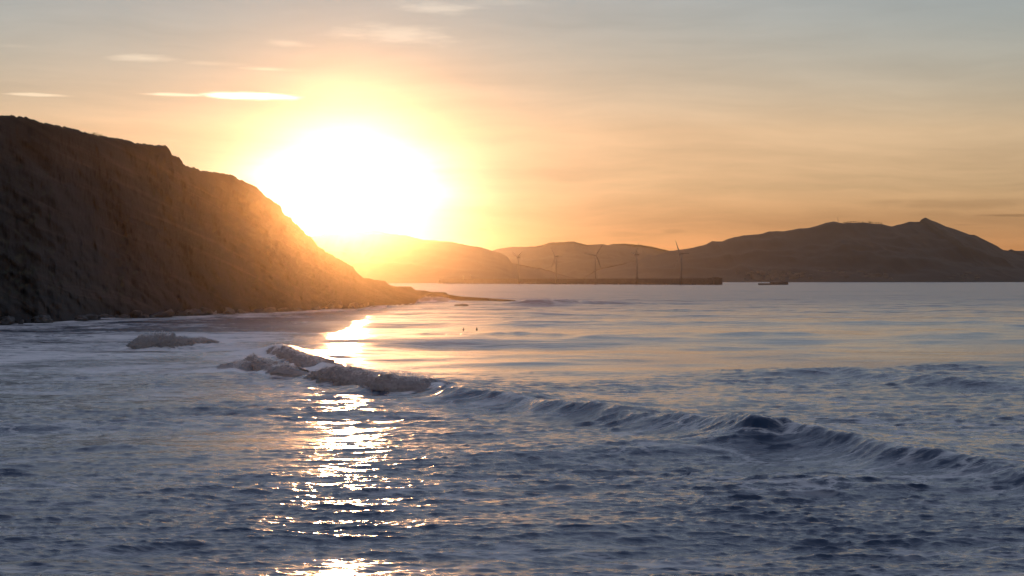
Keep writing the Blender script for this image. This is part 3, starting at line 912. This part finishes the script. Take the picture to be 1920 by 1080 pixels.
def lathe(bm, prof, M, n=20):
    rings = []
    for (r, z) in prof:
        rings.append([bm.verts.new(M @ Vector((math.cos(6.28319 * i / n) * r, math.sin(6.28319 * i / n) * r, z))) for i in range(n)])
    for a, b in zip(rings[:-1], rings[1:]):
        for i in range(n):
            bm.faces.new((a[i], a[(i + 1) % n], b[(i + 1) % n], b[i]))
    bm.faces.new(rings[0][::-1]); bm.faces.new(rings[-1])
HUB = 82.5
# (index, first blade angle clockwise from up as seen here, apparent width ratio, rotor side)
SPECS = [(-60, 0.46, -1), (-31, 0.64, -1), (37, 0.88, 1), (40, 0.28, -1), (-29, 0.54, -1)]
LABS = ['wind turbine farthest left on the breakwater, faintest in the glow', 'wind turbine second from the left on the breakwater',
        'wind turbine in the middle of the five on the breakwater', 'wind turbine second from the right, rotor turned nearly edge-on',
        'wind turbine nearest the raised end of the breakwater, farthest right']
for (px_, d), (a0, wr, sg), lab in zip(TURB, SPECS, LABS):
    b0 = Vector(((px_ - 960) / F * d, d, 0))
    b0 = b0 - nb * 6
    t_ = empty('wind_turbine', (b0.x, b0.y, 0))
    tag(t_, lab, 'wind turbine', 'wind turbines on the breakwater')
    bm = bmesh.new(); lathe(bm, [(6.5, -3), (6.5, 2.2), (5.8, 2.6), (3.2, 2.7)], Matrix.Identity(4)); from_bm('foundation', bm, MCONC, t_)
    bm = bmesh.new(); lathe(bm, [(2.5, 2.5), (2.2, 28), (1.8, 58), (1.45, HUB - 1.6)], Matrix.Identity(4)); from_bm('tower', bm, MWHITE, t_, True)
    # rotor axis in the horizontal plane; its facing gives the apparent width
    yaw = math.acos(wr) * sg
    axis = Vector((math.sin(yaw), -math.cos(yaw), 0))     # pointing upwind, towards the viewer's side
    rz = math.atan2(axis.y, axis.x)
    M = Matrix.Rotation(rz, 4, 'Z')
    bm = bmesh.new()
    prof = [(-6.2, 0.9, 1.1), (-5.6, 1.5, 1.7), (-2, 1.9, 2.0), (1.5, 1.9, 2.0), (2.8, 1.6, 1.7)]
    rings = []
    for (x_, hy, hz_) in prof:
        ring = []
        for (sy_, sz_) in ((-1, -0.7), (-0.7, -1), (0.7, -1), (1, -0.7), (1, 0.7), (0.7, 1), (-0.7, 1), (-1, 0.7)):
            ring.append(bm.verts.new(M @ Vector((x_, sy_ * hy, sz_ * hz_)) + Vector((0, 0, HUB))))
        rings.append(ring)
    for a, b in zip(rings[:-1], rings[1:]):
        for i in range(8): bm.faces.new((a[i], a[(i + 1) % 8], b[(i + 1) % 8], b[i]))
    bm.faces.new(rings[0][::-1]); bm.faces.new(rings[-1])
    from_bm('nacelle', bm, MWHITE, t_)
    hubp = Vector((0, 0, HUB)) + axis * 4.2
    bm = bmesh.new()
    lathe(bm, [(1.5, -1.5), (1.75, 0), (1.5, 1.2), (0.8, 2.2), (0.1, 2.6)], axis.to_track_quat('Z', 'Y').to_matrix().to_4x4())
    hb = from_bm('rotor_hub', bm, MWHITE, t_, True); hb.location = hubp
    right = Vector((0, 0, 1)).cross(axis).normalized()
    if right.x < 0: right = -right
    for k in range(3):
        a = R(a0 + 120 * k)
        bl_dir = Vector((0, 0, 1)) * math.cos(a) + right * math.sin(a)
        zc = bl_dir; yc = axis; xc = yc.cross(zc).normalized()
        b_ = bpy.data.objects.new('blade', BLADE)
        COL.objects.link(b_); b_.parent = hb
        b_.rotation_euler = Matrix((xc, yc, zc)).transposed().to_euler()

# ------------------------------------------------------------------ pier head and ship, right of the breakwater
p = at(1425, 534.3); q = at(1474, 534.0)
pr_ = empty('pier_head', p, math.atan2(q.y - p.y, q.x - p.x)); ln = (q - p).length
bm = bmesh.new(); box(bm, 0, ln * 0.52, -5, 5, -3, 4.2); box(bm, ln * 0.03, ln * 0.2, -5.6, 5.6, -3, 3.0); from_bm('low_slab', bm, MCONC, pr_)
bm = bmesh.new(); box(bm, ln * 0.46, ln, -6, 6, -3.1, 7.2); box(bm, ln * 0.84, ln * 0.97, -3, 3, 7.0, 8.6); from_bm('raised_block', bm, MCONC, pr_)
bm = bmesh.new(); cyl(bm, (ln * 0.87, 0, 8.4), (ln * 0.87, 0, 20.5), 0.75, 0.55); cyl(bm, (ln * 0.87, 0, 19.4), (ln * 0.87, 0, 21.8), 1.1, 0.9)
ms = from_bm('beacon_mast', bm, MSTEEL, pr_)
tag(pr_, 'low dark pier head with a thin beacon mast in open water', 'pier')

p = at(1520, 528.6)
sh_ = empty('cargo_ship', (p.x, p.y, 0), 0.05); Ls = 31 / F * p.y
bm = bmesh.new()
st_ = [(0.0, 0.75), (0.04, 0.95), (0.2, 1.0), (0.8, 1.0), (0.93, 0.7), (1.0, 0.05)]
ra = []
for (t_, w_) in st_:
    dk = 6.5 + (2.2 if t_ > 0.9 else (1.0 if t_ < 0.1 else 0))
    ra.append([bm.verts.new(v) for v in ((t_ * Ls * 0.98, -7 * w_ * 0.8, -2), (t_ * Ls, -7 * w_, dk), (t_ * Ls, 7 * w_, dk), (t_ * Ls * 0.98, 7 * w_ * 0.8, -2))])
for a, b in zip(ra[:-1], ra[1:]):
    for i in range(3): bm.faces.new((a[i], b[i], b[i + 1], a[i + 1]))
bm.faces.new(ra[0]); bm.faces.new(ra[-1][::-1])
from_bm('hull', bm, MHULL, sh_)
bm = bmesh.new(); box(bm, 4, 16, -5.5, 5.5, 6.5, 13); box(bm, 6, 15, -6.5, 6.5, 13, 16); box(bm, 3, 6, -1.5, 1.5, 13, 18); from_bm('bridge', bm, MSHIPW, sh_)
bm = bmesh.new()
for f_ in (0.32, 0.5, 0.68): box(bm, Ls * f_, Ls * (f_ + 0.14), -5, 5, 6.4, 8.2)
from_bm('hatch_covers', bm, MSTEEL, sh_)
bm = bmesh.new(); cyl(bm, (Ls * 0.93, 0, 8), (Ls * 0.93, 0, 17), 0.5, 0.3); from_bm('foremast', bm, MSTEEL, sh_)
tag(sh_, 'faint low cargo ship lying under the dark mountain', 'ship')

# ------------------------------------------------------------------ ridge trees, mast and far shore town on the dark mountain
def tree_mesh(seed):
    rr = np.random.RandomState(seed)
    bm = bmesh.new()
    for k in range(9):
        c = Vector((rr.normal(0, 2.4), rr.normal(0, 2.2), 7.5 + rr.uniform(-1.2, 3.2)))
        r_ = bmesh.ops.create_icosphere(bm, subdivisions=1, radius=rr.uniform(1.3, 2.6), matrix=Matrix.Translation(c))
        for v in r_['verts']:
            v.co += Vector(rr.normal(0, 0.35, 3))
    me = bpy.data.meshes.new('crown'); bm.to_mesh(me); bm.free(); me.materials.append(MTREE)
    bm = bmesh.new(); cyl(bm, (0, 0, -3), (0, 0, 8), 0.7, 0.35, 8)
    m2 = bpy.data.meshes.new('trunk'); bm.to_mesh(m2); bm.free(); m2.materials.append(MBARK)
    return me, m2
TM = [tree_mesh(s) for s in (1, 2, 3, 4)]
def ridge_z(px_, pts_y):
    return CAMH + (HZ - pts_y) / F * 13500
rt = random.Random(12)
MT = [(1571, 416), (1582, 418.5), (1606, 417.5), (1630, 418.5), (1654, 420.5)]
for px_ in [1583, 1586.5, 1590, 1595, 1600, 1604, 1610, 1617, 1629.5, 1632.5, 1636, 1640, 1643.5, 1648, 1652]:
    yy = float(np.interp(px_, [a for a, b in MT], [b for a, b in MT]))
    s_ = rt.uniform(0.75, 1.15)
    t_ = empty('pine_tree', ((px_ - 960) / F * 13500, 13495, ridge_z(px_, yy) - 2), rt.uniform(0, 6))
    t_.scale = (s_ * 1.25, s_, s_)
    c_, k_ = rt.choice(TM)
    link_mesh('crown', c_, None, t_); link_mesh('trunk', k_, None, t_)
    tag(t_, 'tiny umbrella-shaped pine in the row on the mountain crest', 'tree', 'pines on the mountain crest')
t_ = empty('radio_mast', ((1570.5 - 960) / F * 13500, 13490, ridge_z(0, 416) - 2))
bm = bmesh.new()
for a in range(3):
    cyl(bm, (math.cos(a * 2.09) * 2.2, math.sin(a * 2.09) * 2.2, 0), (math.cos(a * 2.09) * 0.7, math.sin(a * 2.09) * 0.7, 30), 0.5, 0.4, 6)
for k in range(9):
    rr_ = 2.2 - 1.5 * k / 9
    cyl(bm, (rr_, 0, 3.2 * k), (-rr_ * 0.5, rr_ * 0.87, 3.2 * (k + 1)), 0.25, 0.25, 5); cyl(bm, (-rr_ * 0.5, rr_ * 0.87, 3.2 * k), (-rr_ * 0.5, -rr_ * 0.87, 3.2 * (k + 1)), 0.25, 0.25, 5)
from_bm('lattice', bm, MSTEEL, t_)
bm = bmesh.new(); cyl(bm, (0, 0, 29), (0, 0, 38), 0.5, 0.3, 8); from_bm('antenna', bm, MSTEEL, t_)
tag(t_, 'thin radio mast on the mountain crest beside the pines', 'mast')
bm = bmesh.new()
for i in range(170):
    cx = rt.choice([1420, 1455, 1500, 1560, 1640, 1775, 1830]) + rt.gauss(0, 16)
    dd = rt.uniform(11050, 11500)
    w_ = rt.uniform(5, 14); hh = rt.uniform(6, 15); zz = max(0, (dd - 10950) * 0.10)
    box(bm, (cx - 960) / F * dd - w_, (cx - 960) / F * dd + w_, dd - 6, dd + 6, zz - 12, zz + hh)
o = from_bm('shore_town', bm, MPLASTER)
tag(o, 'far pale houses of a shore town at the foot of the dark mountain', 'town', None, 'stuff')

# ------------------------------------------------------------------ surfers waiting outside the break
def board(loc, rz, lab):
    n, m_ = 24, 10
    Vb = np.zeros((n, m_, 3))
    for i in range(n):
        t_ = i / (n - 1); x_ = (t_ - 0.5) * 2.1
        w_ = 0.27 * max(0.03, math.sin(math.pi * min(1, max(0, 0.03 + 0.94 * t_ ** 0.9)))) ** 0.6
        for j in range(m_):
            a = 2 * math.pi * j / m_
            Vb[i, j] = (x_, math.cos(a) * w_, math.sin(a) * 0.035 + 0.12 * max(0, t_ - 0.6) ** 2 * 4)
    o = link_mesh('surfboard', grid_mesh('surfboard', Vb, closed_u=True), MBOARD)
    o.location = loc; o.rotation_euler = (0, 0, rz)
    bm = bmesh.new()
    for y_ in (-0.1, 0.0, 0.1):
        vs = [bm.verts.new(v) for v in ((-0.92, y_ - 0.004, 0), (-0.78, y_ - 0.004, 0), (-0.95, y_ - 0.004, -0.13), (-0.92, y_ + 0.004, 0), (-0.78, y_ + 0.004, 0), (-0.95, y_ + 0.004, -0.13))]
        for f in ((0, 1, 2), (5, 4, 3), (0, 3, 4, 1), (1, 4, 5, 2), (2, 5, 3, 0)): bm.faces.new([vs[i] for i in f])
    from_bm('fin', bm, MSTEEL, o)
    return tag(o, lab, 'surfboard', 'surfboards outside the break')

def figure(name, nodes, edges, loc, rz, lab, head):
    me = bpy.data.meshes.new(name)
    me.from_pydata([n[0] for n in nodes], edges, [])
    o = link_mesh(name, me, MSUIT)
    sk = o.modifiers.new('skin', 'SKIN')
    for i, n in enumerate(nodes):
        me.skin_vertices[0].data[i].radius = (n[1], n[1] * (n[2] if len(n) > 2 else 1.0))
    me.skin_vertices[0].data[0].use_root = True
    sb = o.modifiers.new('sub', 'SUBSURF'); sb.levels = 1; sb.render_levels = 1
    o.location = loc; o.rotation_euler = (0, 0, rz)
    bm = bmesh.new()
    bmesh.ops.create_uvsphere(bm, u_segments=14, v_segments=10, radius=0.108, matrix=Matrix.Translation(Vector(head) + Vector((-0.022, 0, 0.028))))
    for v in bm.verts: v.co.z = head[2] + (v.co.z - head[2]) * 1.08
    from_bm('hair', bm, MSKIN, o, True)
    return tag(o, lab, 'person', 'surfers outside the break')

def sitting(lean, reach):
    nodes = [((0, 0, 0.12), 0.15), ((0.02 + lean * 0.3, 0, 0.32), 0.135), ((lean * 0.7, 0, 0.52), 0.16), ((lean, 0, 0.62), 0.07), ((lean + 0.03, 0, 0.71), 0.07), ((lean + 0.05, 0, 0.80), 0.095), ((lean + 0.05, 0, 0.90), 0.08)]
    edges = [(0, 1), (1, 2), (2, 3), (3, 4), (4, 5), (5, 6)]
    for s in (-1, 1):
        k = len(nodes)
        nodes += [((lean * 0.8, 0.19 * s, 0.53), 0.062), ((lean + 0.10, 0.26 * s, 0.32), 0.050), ((reach, 0.20 * s, 0.12), 0.038), ((reach + 0.08, 0.17 * s, 0.09), 0.036)]
        edges += [(2, k), (k, k + 1), (k + 1, k + 2), (k + 2, k + 3)]
        k = len(nodes)
        nodes += [((0.06, 0.13 * s, 0.10), 0.10), ((0.42, 0.30 * s, 0.02), 0.078), ((0.40, 0.33 * s, -0.36), 0.055), ((0.50, 0.34 * s, -0.44), 0.04)]
        edges += [(0, k), (k, k + 1), (k + 1, k + 2), (k + 2, k + 3)]
    return nodes, edges, (lean + 0.05, 0, 0.84)
def prone():
    nodes = [((-0.25, 0, 0.16), 0.14), ((0.05, 0, 0.19), 0.125), ((0.30, 0, 0.26), 0.14), ((0.42, 0, 0.33), 0.07), ((0.48, 0, 0.41), 0.065), ((0.54, 0, 0.48), 0.095), ((0.56, 0, 0.57), 0.075)]
    edges = [(0, 1), (1, 2), (2, 3), (3, 4), (4, 5), (5, 6)]
    for s in (-1, 1):
        k = len(nodes)
        nodes += [((0.34, 0.19 * s, 0.26), 0.06), ((0.52, 0.34 * s, 0.12), 0.05), ((0.70, 0.36 * s, -0.10), 0.04), ((0.76, 0.36 * s, -0.16), 0.036)]
        edges += [(2, k), (k, k + 1), (k + 1, k + 2), (k + 2, k + 3)]
        k = len(nodes)
        nodes += [((-0.34, 0.09 * s, 0.15), 0.095), ((-0.74, 0.12 * s, 0.13), 0.07), ((-1.10, 0.13 * s, 0.22), 0.05), ((-1.22, 0.13 * s, 0.25), 0.035)]
        edges += [(0, k), (k, k + 1), (k + 1, k + 2), (k + 2, k + 3)]
    return nodes, edges, (0.55, 0, 0.52)
def sea_z(p):
    i = int(np.argmin(np.abs(dist - p.y))); j = int(np.argmin(np.abs(ang - p.x / p.y)))
    return float(h[i, j])
for (px_, py_, rz, kind, lab, lab2) in [
        (869.5, 615.5, 2.3, (0.05, 0.30), 'person in a black wetsuit sitting in the water, left of the pair', 'pale surfboard under the left one of the seated pair'),
        (893.5, 615.0, 1.2, (0.16, 0.36), 'person in a black wetsuit sitting upright in the water, right of the pair', 'pale surfboard under the right one of the seated pair'),
        (556, 604.0, 0.35, None, 'person lying on a board in the water below the cliff', 'pale surfboard under the lone person lying flat')]:
    p = at(px_, py_)
    z = sea_z(p) + 0.05
    board((p.x, p.y, z - 0.27), rz, lab2)
    nd, ed, hd = sitting(*kind) if kind else prone()
    figure('person', nd, ed, (p.x, p.y, z - 0.34), rz, lab, hd)

# ------------------------------------------------------------------ haze: the sea air of the whole bay
bm = bmesh.new()
box(bm, -16000, 16000, -300, 26000, -8, 485)
me = bpy.data.meshes.new('haze'); bmesh.ops.recalc_face_normals(bm, faces=bm.faces); bm.to_mesh(me); bm.free()
hm = bpy.data.materials.new('sea_air'); hm.use_nodes = True
t = NT(hm.node_tree); t.n.clear()
pv = t.new('ShaderNodeVolumePrincipled')
pv.inputs['Color'].default_value = (0.97, 0.93, 0.87, 1)
pv.inputs['Density'].default_value = HAZE_DENS
pv.inputs['Anisotropy'].default_value = HAZE_G
t.l.new(pv.outputs[0], t.new('ShaderNodeOutputMaterial').inputs['Volume'])
hz = link_mesh('haze', me, hm)
tag(hz, 'thin golden sea haze filling the bay', 'haze', None, 'stuff')

# low surf mist, added to veil the cliff in sun glow
bm = bmesh.new()
box(bm, -520, 560, 170, 1420, -7, 44)
me = bpy.data.meshes.new('added_glow_mist'); bmesh.ops.recalc_face_normals(bm, faces=bm.faces); bm.to_mesh(me); bm.free()
sm2 = bpy.data.materials.new('glow_tinted_mist'); sm2.use_nodes = True
t = NT(sm2.node_tree); t.n.clear()
pv = t.new('ShaderNodeVolumePrincipled')
pv.inputs['Color'].default_value = (0.97, 0.74, 0.44, 1)  # orange of the sun glow put into the mist's own colour
pv.inputs['Density'].default_value = MIST_DENS
pv.inputs['Anisotropy'].default_value = MIST_G
t.l.new(pv.outputs[0], t.new('ShaderNodeOutputMaterial').inputs['Volume'])
mist = link_mesh('added_glow_mist', me, sm2)
tag(mist, 'added low surf mist carrying the orange glow below the cliff', 'mist', None, 'stuff')
